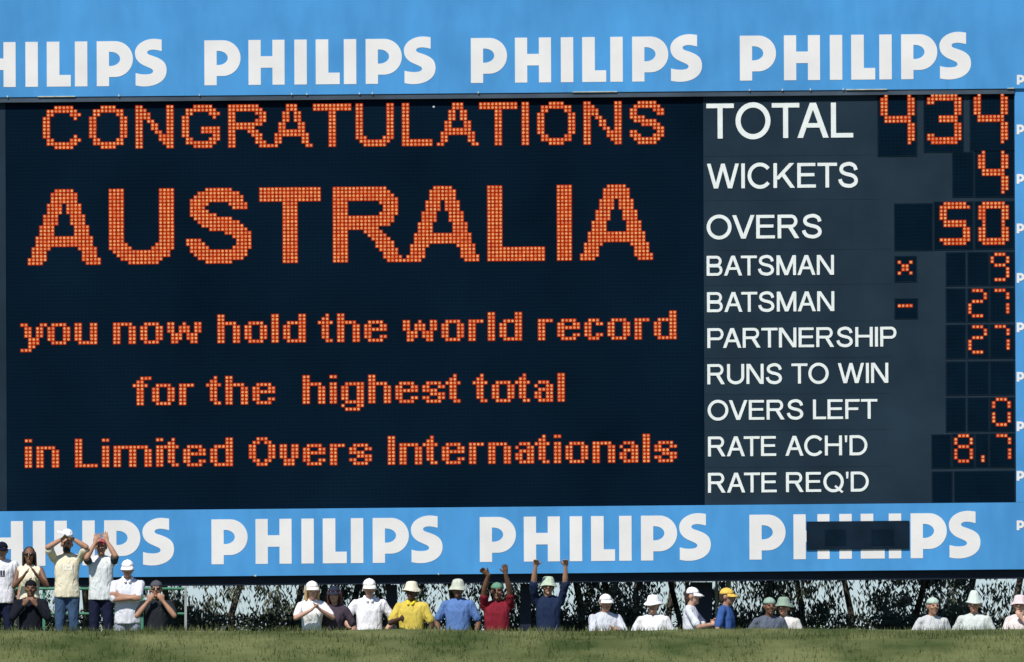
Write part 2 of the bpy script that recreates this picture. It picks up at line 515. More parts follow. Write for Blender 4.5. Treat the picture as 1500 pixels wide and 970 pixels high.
window(1395.5, 636.8, 1426, 684.5, [(D8['8'], 1399.9, 638.6)])
window(1429.5, 636.6, 1447, 684, [(D8['.'], 1439.5, 637.6)])
window(1450.5, 636.4, 1485.2, 683.8, [(D8['7'], 1456.0, 638.3)])
window(1366, 692, 1394, 736.5)
window(1398.5, 691.5, 1485.6, 735.5)

# ------------------------------------------------------------------ plain sans lettering of the tally
TS = 0.15
class Glyph:
    """2-D pieces in cap-height units, y up; each piece becomes a thin raised plate"""
    def __init__(s): s.polys = []
    def poly(s, pts): s.polys.append([tuple(p) for p in pts])
    def rect(s, x0, y0, x1, y1): s.poly([(x0, y0), (x1, y0), (x1, y1), (x0, y1)])
    def diag(s, x0, y0, x1, y1, w): s.poly([(x0 - w / 2, y0), (x0 + w / 2, y0), (x1 + w / 2, y1), (x1 - w / 2, y1)])
    def ribbon(s, path, t, closed=False):
        n = len(path)
        L, Rr = [], []
        for i in range(n):
            if closed:
                a, b = Vector(path[i - 1]), Vector(path[(i + 1) % n])
            else:
                a, b = Vector(path[max(0, i - 1)]), Vector(path[min(n - 1, i + 1)])
            d = (b - a).normalized()
            nrm = Vector((-d.y, d.x)) * t / 2
            p_ = Vector(path[i])
            L.append(p_ + nrm); Rr.append(p_ - nrm)
        s.polys.append(('strip', [tuple(v) for v in L], [tuple(v) for v in Rr], closed))

def arc(cx, cy, rx, ry, a0, a1, n=14):
    return [(cx + rx * math.cos(R(a0 + (a1 - a0) * i / n)), cy + ry * math.sin(R(a0 + (a1 - a0) * i / n))) for i in range(n + 1)]
def catmull(P, n=5):
    out = []
    for i in range(len(P) - 1):
        p0, p1, p2, p3 = P[max(0, i - 1)], P[i], P[i + 1], P[min(len(P) - 1, i + 2)]
        for k in range(n):
            t = k / n
            out.append(tuple(0.5 * ((2 * p1[j]) + (-p0[j] + p2[j]) * t + (2 * p0[j] - 5 * p1[j] + 4 * p2[j] - p3[j]) * t * t + (-p0[j] + 3 * p1[j] - 3 * p2[j] + p3[j]) * t ** 3) for j in (0, 1)))
    out.append(tuple(P[-1]))
    return out

def sans(ch):
    g = Glyph(); t = TS; h = t * 0.86; w = 0.0
    bowl = lambda x1, yt, yb: g.ribbon([(t * .5, yt - h / 2), (x1, yt - h / 2)] + arc(x1, (yt + yb) / 2, 0.2, (yt - yb) / 2 - h / 2, 86, -86, 12) + [(x1, yb + h / 2), (t * .5, yb + h / 2)], h * 1.06)
    if ch == 'T': w = .82; g.rect(0, 1 - h, w, 1); g.rect(w / 2 - t / 2, 0, w / 2 + t / 2, 1 - h)
    elif ch in 'OQ':
        w = 1.04; g.ribbon(arc(w / 2, .5, w / 2 - t / 2, .53 - t / 2, 0, 360 - 360 / 36, 35), t, True)
        if ch == 'Q': g.poly([(.56, .26), (.64, .33), (1.02, .0), (.94, -.07)])
    elif ch == 'A': w = .93; g.diag(t * .55, 0, w / 2 - .01, 1, t * 1.1); g.diag(w - t * .55, 0, w / 2 + .01, 1, t * 1.1); g.rect(.22, .29, w - .22, .29 + h)
    elif ch == 'L': w = .66; g.rect(0, 0, t, 1); g.rect(t, 0, w, h)
    elif ch == 'W':
        w = 1.34; q = t * 1.02
        for x0, y0, x1, y1 in ((.27 * w, 0, q / 2, 1), (.29 * w, 0, w / 2, 1), (.71 * w, 0, w / 2, 1), (.73 * w, 0, w - q / 2, 1)): g.diag(x0, y0, x1, y1, q)
    elif ch == 'I': w = t; g.rect(0, 0, t, 1)
    elif ch == 'C': w = .95; g.ribbon(arc(.52, .5, .52 - t / 2, .53 - t / 2, 38, 322, 30), t)
    elif ch == 'K': w = .88; g.rect(0, 0, t, 1); g.diag(t * .9, .34, w - t * .75, 1, t * 1.35); g.poly([(.32, .52), (.43, .64), (w + .02, 0), (w - .17, 0)])
    elif ch == 'E': w = .78; g.rect(0, 0, t, 1); g.rect(t, 0, w, h); g.rect(t, 1 - h, w - .02, 1); g.rect(t, .46, w - .06, .46 + h)
    elif ch == 'F': w = .72; g.rect(0, 0, t, 1); g.rect(t, 1 - h, w, 1); g.rect(t, .45, w - .07, .45 + h)
    elif ch == 'S':
        w = .84
        g.ribbon(catmull([(.745, .70), (.68, .86), (.52, .945), (.36, .94), (.19, .875), (.125, .74), (.175, .62), (.33, .545), (.5, .505), (.66, .44), (.745, .31), (.715, .165), (.56, .07), (.40, .06), (.22, .105), (.11, .22), (.075, .33)], 4), t)
    elif ch == 'V': w = .93; g.diag(w / 2 - .01, 0, t * .55, 1, t * 1.1); g.diag(w / 2 + .01, 0, w - t * .55, 1, t * 1.1)
    elif ch == 'R': w = .90; g.rect(0, 0, t, 1); bowl(.56, 1, .44); g.poly([(.42, .48), (.60, .50), (w, 0), (w - .19, 0)])
    elif ch == 'P': w = .82; g.rect(0, 0, t, 1); bowl(.55, 1, .40)
    elif ch == 'B': w = .82; g.rect(0, 0, t, 1); bowl(.50, 1, .46); bowl(.54, .555, 0)
    elif ch == 'D': w = .92; g.rect(0, 0, t, 1); g.ribbon([(t * .5, 1 - h / 2), (.42, 1 - h / 2)] + arc(.42, .5, .5 - t / 2, .5 - h / 2, 86, -86, 16) + [(.42, h / 2), (t * .5, h / 2)], h * 1.1)
    elif ch == 'M': w = 1.0; g.rect(0, 0, t, 1); g.rect(w - t, 0, w, 1); g.diag(w / 2, 0, t * .6, 1, t * 1.15); g.diag(w / 2, 0, w - t * .6, 1, t * 1.15)
    elif ch == 'N': w = .88; g.rect(0, 0, t, 1); g.rect(w - t, 0, w, 1); g.diag(w - t * .65, 0, t * .65, 1, t * 1.25)
    elif ch == 'H': w = .88; g.rect(0, 0, t, 1); g.rect(w - t, 0, w, 1); g.rect(t, .47, w - t, .47 + h)
    elif ch == 'U': w = .88; g.ribbon([(t / 2, 1), (t / 2, .5)] + arc(w / 2, .36, w / 2 - t / 2, .37 - t / 2, 180, 360, 16) + [(w - t / 2, .5), (w - t / 2, 1)], t)
    elif ch == "'": w = .13; g.poly([(.02, .66), (.11, .66), (.13, 1), (0, 1)])
    return g, w

def plate(mb, to, poly, yf, yb):
    """extrude a 2-D polygon (or strip) to a thin plate; to() maps 2-D + depth to the world"""
    if poly[0] == 'strip':
        _, L, Rr, closed = poly
        n = len(L)
        V = [to(p_, yf) for p_ in L] + [to(p_, yf) for p_ in Rr] + [to(p_, yb) for p_ in L] + [to(p_, yb) for p_ in Rr]
        F = []
        m_ = n if closed else n - 1
        for i in range(m_):
            j = (i + 1) % n
            F.append((i, n + i, n + j, j))
            F.append((i, j, 2 * n + j, 2 * n + i))
            F.append((n + j, n + i, 3 * n + i, 3 * n + j))
        if not closed:
            F.append((0, 2 * n, 3 * n, n)); F.append((n - 1, 2 * n - 1, 4 * n - 1, 3 * n - 1))
        mb.add(V, F)
        return
    n = len(poly)
    V = [to(p_, yf) for p_ in poly] + [to(p_, yb) for p_ in poly]
    tri = tessellate_polygon([[Vector((p_[0], p_[1], 0)) for p_ in poly]])
    F = [tuple(t_) for t_ in tri]
    for i in range(n):
        j = (i + 1) % n
        F.append((i, j, n + j, n + i))
    mb.add(V, F)

def tally_text(text, x0, x1, ytop, ybot):
    """fits the words between photo columns x0..x1, cap height ytop..ybot at x0"""
    TRACK, SPACE = 0.115, 0.36
    KERN = {'TA': -.13, 'AT': -.13, 'LT': -.1, 'LA': 0, 'RT': -.03, "H'": .03, 'AC': -.03, 'TO': -.02, 'OT': -.03, 'OV': -.04, 'PA': -.1, 'AR': 0.0, 'LE': 0, 'RU': 0, 'TS': -.02, 'KE': .05, 'CK': .02, 'WI': .03}
    x = 0; items = []
    for i, ch in enumerate(text):
        if ch == ' ':
            x += SPACE
            continue
        g, w = sans(ch)
        items.append((g, x))
        x += w
        if i < len(text) - 1:
            x += TRACK + KERN.get(text[i:i + 2], 0)
            if ch in 'AVTKWLFP' or text[i + 1] in 'AVTW': x -= 0.045
    total = x
    capx = (x1 - x0) / total
    a0, bt = unboard(x0, ytop)
    _, bb = unboard(x0, ybot)
    caph = bb - bt
    for g, gx in items:
        mb = MB()
        for k, poly in enumerate(g.polys):
            to = lambda p_, y, gx=gx: bw(a0 + (gx + p_[0]) * capx, bb - p_[1] * caph, y)
            plate(mb, to, poly, -0.020 - 0.0012 * k, -0.0125)
        mb.build("painted_letter", M_PAINT, tally)

for args in (("TOTAL", 1034.5, 1249.5, 152.2, 203.4), ("WICKETS", 1035.5, 1257, 240.2, 276.4), ("OVERS", 1035, 1204, 315.8, 350.2),
             ("BATSMAN", 1035, 1221.5, 375.2, 404.2), ("BATSMAN", 1035.5, 1222, 428.4, 457.4), ("PARTNERSHIP", 1036, 1313, 481.2, 510),
             ("RUNS TO WIN", 1036, 1301, 533.8, 563.2), ("OVERS LEFT", 1036.5, 1285, 586.8, 615.6), ("RATE ACH'D", 1037, 1270.5, 639.8, 668.8),
             ("RATE REQ'D", 1037, 1272.5, 693, 722)):
    tally_text(*args)
# joints between the tally's sheet panels
for b in (231, 296, 369, 420, 474, 527, 580, 633, 687):
    bslab("panel_joint", 1031.2, 1286 if b < 300 else 1305, b, b + 0.8, -0.0145, -0.0125, M_TALLY, tally)
for a_, b0_, b1_ in ((1247, 296.9, 368.9), (1262, 374, 526)):
    bslab("panel_joint", a_, a_ + 0.7, b0_, b1_, -0.0142, -0.0125, M_TALLY, tally)

# ------------------------------------------------------------------ heavy sponsor lettering
def heavy(kind, to, mb, yf, yb):
    """letter in its own units: x right from its left edge, y down from the cap line, cap height 66"""
    def rect(x0, y0, x1, y1, k=0): plate(mb, to, [(x0, y0), (x1, y0), (x1, y1), (x0, y1)], yf - .0006 * k, yb)
    if kind == 'P':
        rect(0, 0, 18, 66)
        outer = [(17.9, 0), (26, 0)] + [(27 + 26.2 * math.cos(R(a)), 26.3 - 26.3 * math.sin(R(a))) for a in range(85, -86, -10)] + [(26, 52.6), (17.9, 52.6)]
        inner = [(17.9, 15.6), (19.5, 15.6)] + [(20 + 14.4 * math.cos(R(a)), 26 - 10.4 * math.sin(R(a))) for a in range(85, -86, -10)] + [(19.5, 36.4), (17.9, 36.4)]
        plate(mb, to, ('strip', outer, inner, False), yf - .0006, yb)
    elif kind == 'H':
        rect(0, 0, 18, 66); rect(35.2, 0, 53, 66); rect(17.9, 24, 35.3, 41, 1)
    elif kind == 'I':
        rect(0, 0, 18.3, 66)
    elif kind == 'L':
        rect(0, 0, 18.6, 66); rect(18.5, 49, 35.2, 66, 1)
    elif kind == 'S':
        seg1 = [(1345, 68), (1250, 58), (1160, 75), (1085, 120), (1045, 180), (1040, 240), (1060, 300), (1110, 350), (1180, 385), (1230, 410), (1247, 437), (1225, 462), (1170, 472), (1100, 468), (1045, 455)]
        seg2 = [(1045, 600), (1120, 612), (1210, 608), (1300, 580), (1365, 530), (1395, 470), (1399, 400), (1375, 335), (1320, 290), (1250, 260), (1195, 240), (1178, 215), (1200, 192), (1260, 185), (1345, 202)]
        P_ = catmull(seg1, 3) + catmull(seg2, 3)
        plate(mb, to, [((x - 1040) / 7.8, (y - 82) / 7.93) for x, y in P_], yf, yb)

WORD = (('P', 0), ('H', 64.8), ('I', 132.2), ('L', 163.6), ('I', 204.9), ('P', 237.0), ('S', 293.4))
def word(a0, bt, sc, y, parent):
    for kind, dx in WORD:
        mb = MB()
        to = lambda p_, yy: bw(a0 + (dx + p_[0]) * sc, bt + p_[1] * sc, yy)
        heavy(kind, to, mb, y - 0.0042, y - 0.0006)
        mb.build("banner_letter", M_LETTER, parent)
for a0 in (-92.4, 301.2, 691.2, 1084.9):
    word(a0, 56.2, 0.996, -0.10, upper)
for a0, sc in ((-84.5, 0.996), (308.6, 0.996), (701.4, 0.996), (1096.2, 0.992)):
    word(a0, 757.3, 0.996, -0.06, lower)
for k in range(10):
    yy = 110.6 + 72.45 * k
    a, b = unboard(1488.9, yy)
    if k == 0:
        word(a, b, 0.215, -0.10, side_banner)
    else:
        word(a, b, 0.215, -0.06 if k == 9 else -0.058, side_banner)
# dark box over the last word of the lower banner
a0, b0 = unboard(1181, 764.2); a1, b1 = unboard(1331.5, 804.3)
cover = bslab("clock_box", a0, a1, b0, b1, -0.085, -0.0605, M_CLOCK, board)
for x0, x1 in ((1208, 1239), (1276, 1309)):
    aa, bb_ = unboard(x0, 776); ac, bc = unboard(x1, 799)
    bslab("dark_pane", aa, ac, bb_, bc, -0.089, -0.0852, M_PANE, cover)

# board supports under the beam
GROUND = 5.80
M_PILLAR = mat("pillar_paint", (0.008, 0.014, 0.03), 0.6, 0.25, 3.0, 0.2, 12)
for px0, px1 in ((1011, 1043), (762, 778), (566, 582), (1003, 1009), (1056, 1062), (-60, -44), (1530, 1556)):
    x0, x1 = (px0 - 750) / 89.4, (px1 - 750) / 89.4
    mb = MB(); mb.box(x0, x1, 0.55, 0.55 + min(0.3, x1 - x0), GROUND - 0.1, bw((px0 + px1) / 2, 853.9).z - 0.01)
    mb.build("support_pillar", M_PILLAR, board)

# ------------------------------------------------------------------ ground
PROFILE = [(-47, 0.0), (-44, 0.15), (-36, 2.3), (-30, 4.3), (-26, 5.55), (-24, 6.02), (-22.6, 6.15), (-21, 6.05), (-18.5, 5.35), (-16.6, 4.86), (-15.6, 4.86), (-13.6, 5.38), (-12.3, 5.74), (-11.4, GROUND)]
def ground_z(y):
    if y <= PROFILE[0][0]: return 0.0
    for (y0, z0), (y1, z1) in zip(PROFILE, PROFILE[1:]):
        if y <= y1: return z0 + (z1 - z0) * (y - y0) / (y1 - y0)
    return GROUND
M_GRASS = mat("grass_bank", (0.070, 0.105, 0.032), 0.9, 0.3, 1.1, 0.9, 25, 0.05, var_col=(0.17, 0.185, 0.075))
ys = [-160, -120, -80, -60, -47, -45, -44, -40, -36, -33, -30, -28, -26, -25, -24, -23.3, -22.6, -21.8, -21, -20, -18.5, -17.5, -16.6, -16, -15.6, -15, -14.3, -13.6, -13, -12.3, -11.4, -8, -4, 0, 6, 20, 60, 200, 900, 3500]
xs = [-2500, -600, -200, -80, -40] + [-20 + i * 0.8 for i in range(51)] + [40, 80, 200, 600, 2500]
V, F = [], []
for y in ys:
    for x in xs:
        z = ground_z(y)
        if -46 < y < 60: z += 0.035 * noise.noise(Vector((x * .6, y * .6, 0)))
        V.append((x, y, z))
nx = len(xs)
for j in range(len(ys) - 1):
    for i in range(nx - 1):
        F.append((j * nx + i, j * nx + i + 1, (j + 1) * nx + i + 1, (j + 1) * nx + i))
gr = mesh_obj("ground", V, F, M_GRASS, smooth=True)
tag(gr, "grass bank in front of the spectators, dipping behind its crest to where they stand", None, None, "structure")
# grass tufts along the crest
mb = MB()
for i in range(30000):
    x = random.uniform(-10, 10)
    y = random.uniform(-27.5, -21.8) if i % 6 else random.uniform(-16, -5)
    if noise.noise(Vector((x * 1.3, y * 1.3, 2))) < -.25 and i % 3: continue
    z = ground_z(y) - 0.02; hgt = random.uniform(.04, .12) * (1 + .5 * noise.noise(Vector((x * .8, y, 5)))); a = random.uniform(0, 3.14); w_ = .008
    dx, dy = math.cos(a) * w_, math.sin(a) * w_
    lx, ly = random.uniform(-.04, .04), random.uniform(-.04, .04)
    mb.add([(x - dx, y - dy, z), (x + dx, y + dy, z), (x + lx, y + ly, z + hgt)], [(0, 1, 2)])
tag(mb.build("grass_tufts", M_GRASS), "short green and dry grass blades on the bank", None, None, "stuff")

# ------------------------------------------------------------------ green rail fence behind the spectators at the left
M_RAIL = mat("rail_green", (0.06, 0.22, 0.13), 0.5, 0.2, 5.0)
M_POSTW = mat("post_pale", (0.33, 0.35, 0.33), 0.6, 0.2, 5.0)
def at(px, py, y):
    s = FPX / (DIST + y)
    return Vector(((px - 750) / s, y, EYE + (HORIZON - py) / s))
rail = empty("rail_fence", at(120, 960, -7.5))
tag(rail, "low green rail fence ending at a pale post, behind the applauding spectators on the left", "fence")
O = Vector(rail.location)
zt = at(120, 862.5, -7.5).z
x0r, x1r = at(-90, 0, -7.5).x, at(272, 0, -7.5).x
for k, (zz, th) in enumerate(((zt, .022), (zt - .38, .018), (zt - .78, .018))):
    mb = MB(); mb.pill((x0r - O.x, 0, zz - O.z), (x1r - O.x - .03, 0, zz - O.z), th, th, 10)
    mb.build("rail", M_RAIL, rail, True)
for px in (-80, -8, 64, 136, 208):
    x = at(px, 0, -7.5).x - O.x
    mb = MB(); mb.box(x - .02, x + .02, .024, .06, GROUND - O.z - .05, zt - O.z + .01)
    mb.build("post", M_RAIL, rail)
mb = MB(); mb.box(x1r - O.x - .018, x1r - O.x + .018, -.03, .03, GROUND - O.z - .05, zt - O.z + .03)
mb.build("end_post", M_POSTW, rail)
# slim pale poles under the board near the wide pillar
for i, px in enumerate((1049.5, 1067.0)):
    p = at(px, 0, 1.9)
    mb = MB(); r_ = .022 if i == 0 else .045
    mb.pill((0, 0, 0), (0, 0, 2.0), r_, r_, 12)
    o = mb.build("pole", M_POSTW, None, True); o.location = (p.x, 1.9, GROUND - 0.05)
    tag(o, ("thin pale pole just right of the widest dark pillar under the scoreboard", "thicker pale pole rising behind the yellow cap under the scoreboard")[i], "pole")

# ------------------------------------------------------------------ trees behind the board
M_BARK = mat("bark", (0.075, 0.06, 0.048), 0.9, 0.35, 5.0, 0.5, 30, 0.1)
def leafmat(name, c1, c2):
    m = mat(name, c1, 0.55, 0.3, 2.5, 0.0, 30, 0.3, var_col=c2)
    return m
M_LEAF = [leafmat("leaf_grey_green", (0.095, 0.12, 0.085), (0.24, 0.26, 0.19)),
          leafmat("leaf_olive", (0.075, 0.10, 0.06), (0.20, 0.23, 0.14)),
          leafmat("leaf_dark", (0.055, 0.078, 0.06), (0.15, 0.18, 0.13))]

def tree_meshes(seed, height, spread, low, n_clump, per):
    rnd = random.Random(seed)
    tm, lm = MB(), MB()
    pts = []
    def limb(p, d, L, r, depth):
        n = 4
        q = p.copy()
        for i in range(n):
            d2 = (d + Vector((rnd.uniform(-.22, .22), rnd.uniform(-.22, .22), rnd.uniform(-.12, .1)))).normalized()
            q2 = q + d2 * L / n
            tm.pill(q, q2, r * (1 - .16 * i), r * (1 - .16 * (i + 1)), 7)
            q, d = q2, d2
            if depth < 2 and i >= 1:
                for _ in range(2 if depth == 0 else 1):
                    a = rnd.uniform(0, 6.28)
                    dd = (d * .55 + Vector((math.cos(a), math.sin(a), rnd.uniform(-.15, .45)))).normalized()
                    limb(q, dd, L * rnd.uniform(.45, .7), r * .5, depth + 1)
            if depth >= 1: pts.append(q.copy())
    limb(Vector((0, 0, -.2)), Vector((rnd.uniform(-.1, .1), 0, 1)), height * .62, .075, 0)
    for _ in range(n_clump):
        if rnd.random() < .35 and pts:
            c_ = rnd.choice(pts) + Vector((rnd.gauss(0, .3), rnd.gauss(0, .3), rnd.gauss(0, .3)))
        else:
            a, rr = rnd.uniform(0, 6.28), spread * math.sqrt(rnd.random())
            zz = low + (height - low) * (rnd.random() ** 1.8)
            k = 1 - .55 * max(0, (zz / height - .5) * 2)
            c_ = Vector((math.cos(a) * rr * k, math.sin(a) * rr * k, zz))
        sz = rnd.uniform(.07, .20)
        for _ in range(per):
            o_ = Vector((rnd.gauss(0, sz), rnd.gauss(0, sz), rnd.gauss(0, sz * .9)))
            p = c_ + o_
            if p.z < .12: continue
            a = rnd.uniform(0, 6.28)
            side = Vector((math.cos(a), math.sin(a), rnd.uniform(-.3, .3))) * rnd.uniform(.012, .026)
            dn = Vector((rnd.uniform(-.7, .7), rnd.uniform(-.7, .7), -1)).normalized() * rnd.uniform(.07, .16)
            lm.add([p - side * .3, p + dn * .5 - side, p + dn, p + dn * .5 + side], [(0, 1, 2, 3)])
    return tm, lm

variants = [tree_meshes(3, 6.0, 1.3, .6, 64, 100), tree_meshes(8, 6.5, 1.1, .5, 78, 110), tree_meshes(21, 6.0, 1.5, 1.0, 36, 90), tree_meshes(33, 4.6, .85, .3, 88, 120)]
tmesh, lmesh = [], []
for i, (tm, lm) in enumerate(variants):
    for arr, mbx, mm, nm in ((tmesh, tm, M_BARK, "trunk"), (lmesh, lm, M_LEAF[i % 3], "crown")):
        me = bpy.data.meshes.new(nm); me.from_pydata(mbx.v, [], mbx.f); me.materials.append(mm); me.update(); arr.append(me)
TREES = [(-8, 9, 3, "dense low tree behind the leftmost spectator, half hidden by the rail"), (118, 13, 1, "tree behind the man in the cream shirt and the pink-capped man"),
         (262, 8, 1, "drooping tree behind the pale end post of the green rail"), (335, 12, 0, "thin-leaved tree between the rail's end and the white-capped woman"),
         (420, 10, 1, "leafy tree just left of the blonde woman in the white cap"), (505, 8, 3, "bushy low tree behind the red-haired woman in the dark cap"),
         (590, 7, 1, "dark tree beside the narrow pillar, behind the cream bucket hat"), (672, 14, 2, "pale-barked open tree behind the man in the blue shirt"),
         (745, 9, 3, "dense dark tree behind the two people raising their arms"), (850, 9, 1, "tree right of the man in the navy shirt with raised arms"),
         (905, 7, 3, "dark bushy tree under the L of the third lower banner word"), (975, 14, 2, "bare-limbed tree left of the widest dark pillar"),
         (1110, 8, 3, "dark dense tree right of the yellow cap"), (1180, 10, 1, "tree under the left end of the dark clock box"),
         (1250, 12, 2, "open silvery tree below the middle of the dark clock box"), (1330, 7, 3, "dark thick tree under the right end of the clock box"),
         (1400, 9, 1, "dark tree behind the two pale green hats at the right"), (1480, 12, 0, "thin-leaved tree at the far right edge")]
for i, (px, y, k, lab) in enumerate(TREES):
    root = empty("tree", (at(px, 0, y).x, y, GROUND), random.uniform(0, 6.28))
    sc = random.uniform(.9, 1.12)
    root.scale = (sc, sc, random.uniform(.92, 1.08))
    tag(root, lab, "tree", "trees behind the scoreboard")
    for nm, me in (("trunk", tmesh[k]), ("crown", lmesh[k])):
        o = bpy.data.objects.new(nm, me); COL.objects.link(o); o.parent = root
for i, (pxa, pxb, y, lab) in enumerate(((934, 926, 9.5, "slim bare dark tree trunk leaning slightly, left of the bare pair under the board"),
                                        (986, 1002, 9.0, "slim bare dark tree trunk leaning right towards the widest pillar"))):
    root = empty("tree", (at(pxb, 0, y).x, y, GROUND)); tag(root, lab, "tree", "trees behind the scoreboard")
    top = at(pxa, 862, y); dx = top.x - root.location.x; dz = top.z - GROUND
    tm, lm = MB(), MB(); q = Vector((0, 0, -.2)); rnd = random.Random(50 + i)
    for k in range(1, 9):
        q2 = Vector((dx * k * .5 + .03 * math.sin(k * 2.1), .05 * math.cos(k), dz * k * .5))
        tm.pill(q, q2, .062 - .005 * k, .057 - .005 * k, 9); q = q2
        if k > 2:
            for _ in range(2):
                e = q + Vector((rnd.uniform(-.9, .9), rnd.uniform(-.5, .5), rnd.uniform(.3, .9))); tm.pill(q, e, .022, .010, 7)
                for _ in range(60):
                    p = e + Vector((rnd.gauss(0, .22), rnd.gauss(0, .22), rnd.gauss(0, .2))); a = rnd.uniform(0, 6.28)
                    sd_ = Vector((math.cos(a), math.sin(a), 0)) * .02; dn = Vector((rnd.uniform(-.5, .5), rnd.uniform(-.5, .5), -1)) * .11
                    lm.add([p, p + dn * .5 - sd_, p + dn, p + dn * .5 + sd_], [(0, 1, 2, 3)])
    tm.build("trunk", M_BARK, root); lm.build("crown", M_LEAF[2], root)
mb = MB(); rnd = random.Random(12)
for i in range(16000):
    x = rnd.uniform(-12.5, 12.5); y = rnd.uniform(4.6, 5.8)
    top = .62 + .22 * noise.noise(Vector((x * .9, 1, 0))) + .16 * noise.noise(Vector((x * 3.1, 7, 0)))
    p = Vector((x, y, GROUND + .02 + top * rnd.random() ** .8))
    a = rnd.uniform(0, 6.28)
    sd_ = Vector((math.cos(a), math.sin(a), rnd.uniform(-.5, .5))) * rnd.uniform(.018, .035)
    dn = Vector((rnd.uniform(-1, 1), rnd.uniform(-1, 1), rnd.uniform(-.2, 1))).normalized() * rnd.uniform(.07, .13)
    mb.add([p, p + dn * .5 - sd_, p + dn, p + dn * .5 + sd_], [(0, 1, 2, 3)])
hg = mb.build("hedge", leafmat("leaf_hedge", (0.04, 0.062, 0.036), (0.11, 0.14, 0.07)))
tag(hg, "low dark leafy hedge running along the ground beneath the scoreboard", "hedge")
# ------------------------------------------------------------------ people
SKIN = {'light': (0.52, 0.30, 0.21), 'tan': (0.40, 0.215, 0.135), 'brown': (0.19, 0.095, 0.055), 'dark': (0.075, 0.038, 0.025)}
M_SKIN = {k: mat("skin_" + k, v, 0.55, 0.08, 14.0, 0.1, 60, 0.35) for k, v in SKIN.items()}
_cloth = {}
def clothmat(col):
    """woven cloth: fine grain plus broad soft creases, slightly uneven dye"""
    m = mat("cloth", lin(col), 0.9, 0.09, 6.0, 0.0, 22, 0.08)
    nt = m.node_tree
    tc = [n for n in nt.nodes if n.type == 'TEX_COORD'][0]
    mp = nt.nodes.new("ShaderNodeMapping"); mp.inputs["Scale"].default_value = (1.0, 1.0, 0.45); mp.inputs["Rotation"].default_value = (0, 0.5, 0)
    nz = nt.nodes.new("ShaderNodeTexNoise"); nz.inputs["Scale"].default_value = 11.0; nz.inputs["Detail"].default_value = 3; nz.inputs["Distortion"].default_value = 1.2
    bp = nt.nodes.new("ShaderNodeBump"); bp.inputs["Strength"].default_value = 0.9; bp.inputs["Distance"].default_value = 0.035
    nt.links.new(tc.outputs["Object"], mp.inputs["Vector"]); nt.links.new(mp.outputs[0], nz.inputs["Vector"])
    nt.links.new(nz.outputs["Fac"], bp.inputs["Height"]); nt.links.new(bp.outputs["Normal"], nt.nodes["Principled BSDF"].inputs["Normal"])
    return m
def cloth(col):
    if col not in _cloth:
        _cloth[col] = clothmat(col)
    return _cloth[col]
M_EYE = mat("eye_dark", (0.02, 0.015, 0.012), 0.2)
M_GLASS = mat("sunglass_lens", (0.008, 0.008, 0.01), 0.12, spec=0.6)
M_LIP = mat("lips", (0.30, 0.11, 0.09), 0.5)
HAIR = {'black': (0.012, 0.010, 0.009), 'brown': (0.05, 0.028, 0.016), 'red': (0.085, 0.022, 0.012), 'blond': (0.45, 0.31, 0.13), 'grey': (0.28, 0.27, 0.26)}
M_HAIR = {k: mat("hair_" + k, v, 0.6, 0.3, 30.0, 0.6, 80, 0.4) for k, v in HAIR.items()}

def remeshed(mb, voxel, smooth_it=3, fac=0.5, wrinkle=0.0, seed=0):
    me = bpy.data.meshes.new("tmp"); me.from_pydata(mb.v, [], mb.f); me.update()
    bm = bmesh.new(); bm.from_mesh(me); bmesh.ops.recalc_face_normals(bm, faces=bm.faces); bm.to_mesh(me); bm.free()
    o = bpy.data.objects.new("tmp", me); COL.objects.link(o)
    m1 = o.modifiers.new("r", 'REMESH'); m1.mode = 'VOXEL'; m1.voxel_size = voxel; m1.use_smooth_shade = True
    m2 = o.modifiers.new("s", 'SMOOTH'); m2.iterations = smooth_it; m2.factor = fac
    dg = bpy.context.evaluated_depsgraph_get(); dg.update()
    out = bpy.data.meshes.new_from_object(o.evaluated_get(dg))
    bpy.data.objects.remove(o, do_unlink=True); bpy.data.meshes.remove(me)
    if wrinkle:
        for v in out.vertices:
            n_ = noise.noise(Vector((v.co.x * 8 + seed, v.co.y * 8, v.co.z * 3.5 + v.co.x * 4))) + .6 * noise.noise(Vector((v.co.x * 22, v.co.y * 22 + seed, v.co.z * 13)))
            v.co += v.normal * n_ * wrinkle
    out.polygons.foreach_set("use_smooth", [True] * len(out.polygons))
    return out

def part(name, me, m, parent):
    me.name = name
    me.materials.clear(); me.materials.append(m)
    o = bpy.data.objects.new(name, me); COL.objects.link(o); o.parent = parent
    return o

def ik(sh, wr, hint, l1=.285, l2=.255):
    sh, wr, hint = Vector(sh), Vector(wr), Vector(hint)
    d = wr - sh; L = d.length
    if L > (l1 + l2) * .995:
        wr = sh + d.normalized() * (l1 + l2) * .995; d = wr - sh; L = d.length
    x = (l1 * l1 - l2 * l2 + L * L) / (2 * L)
    h = math.sqrt(max(0, l1 * l1 - x * x))
    u = d.normalized()
    n_ = (hint - u * hint.dot(u)).normalized()
    return sh + u * x + n_ * h, wr

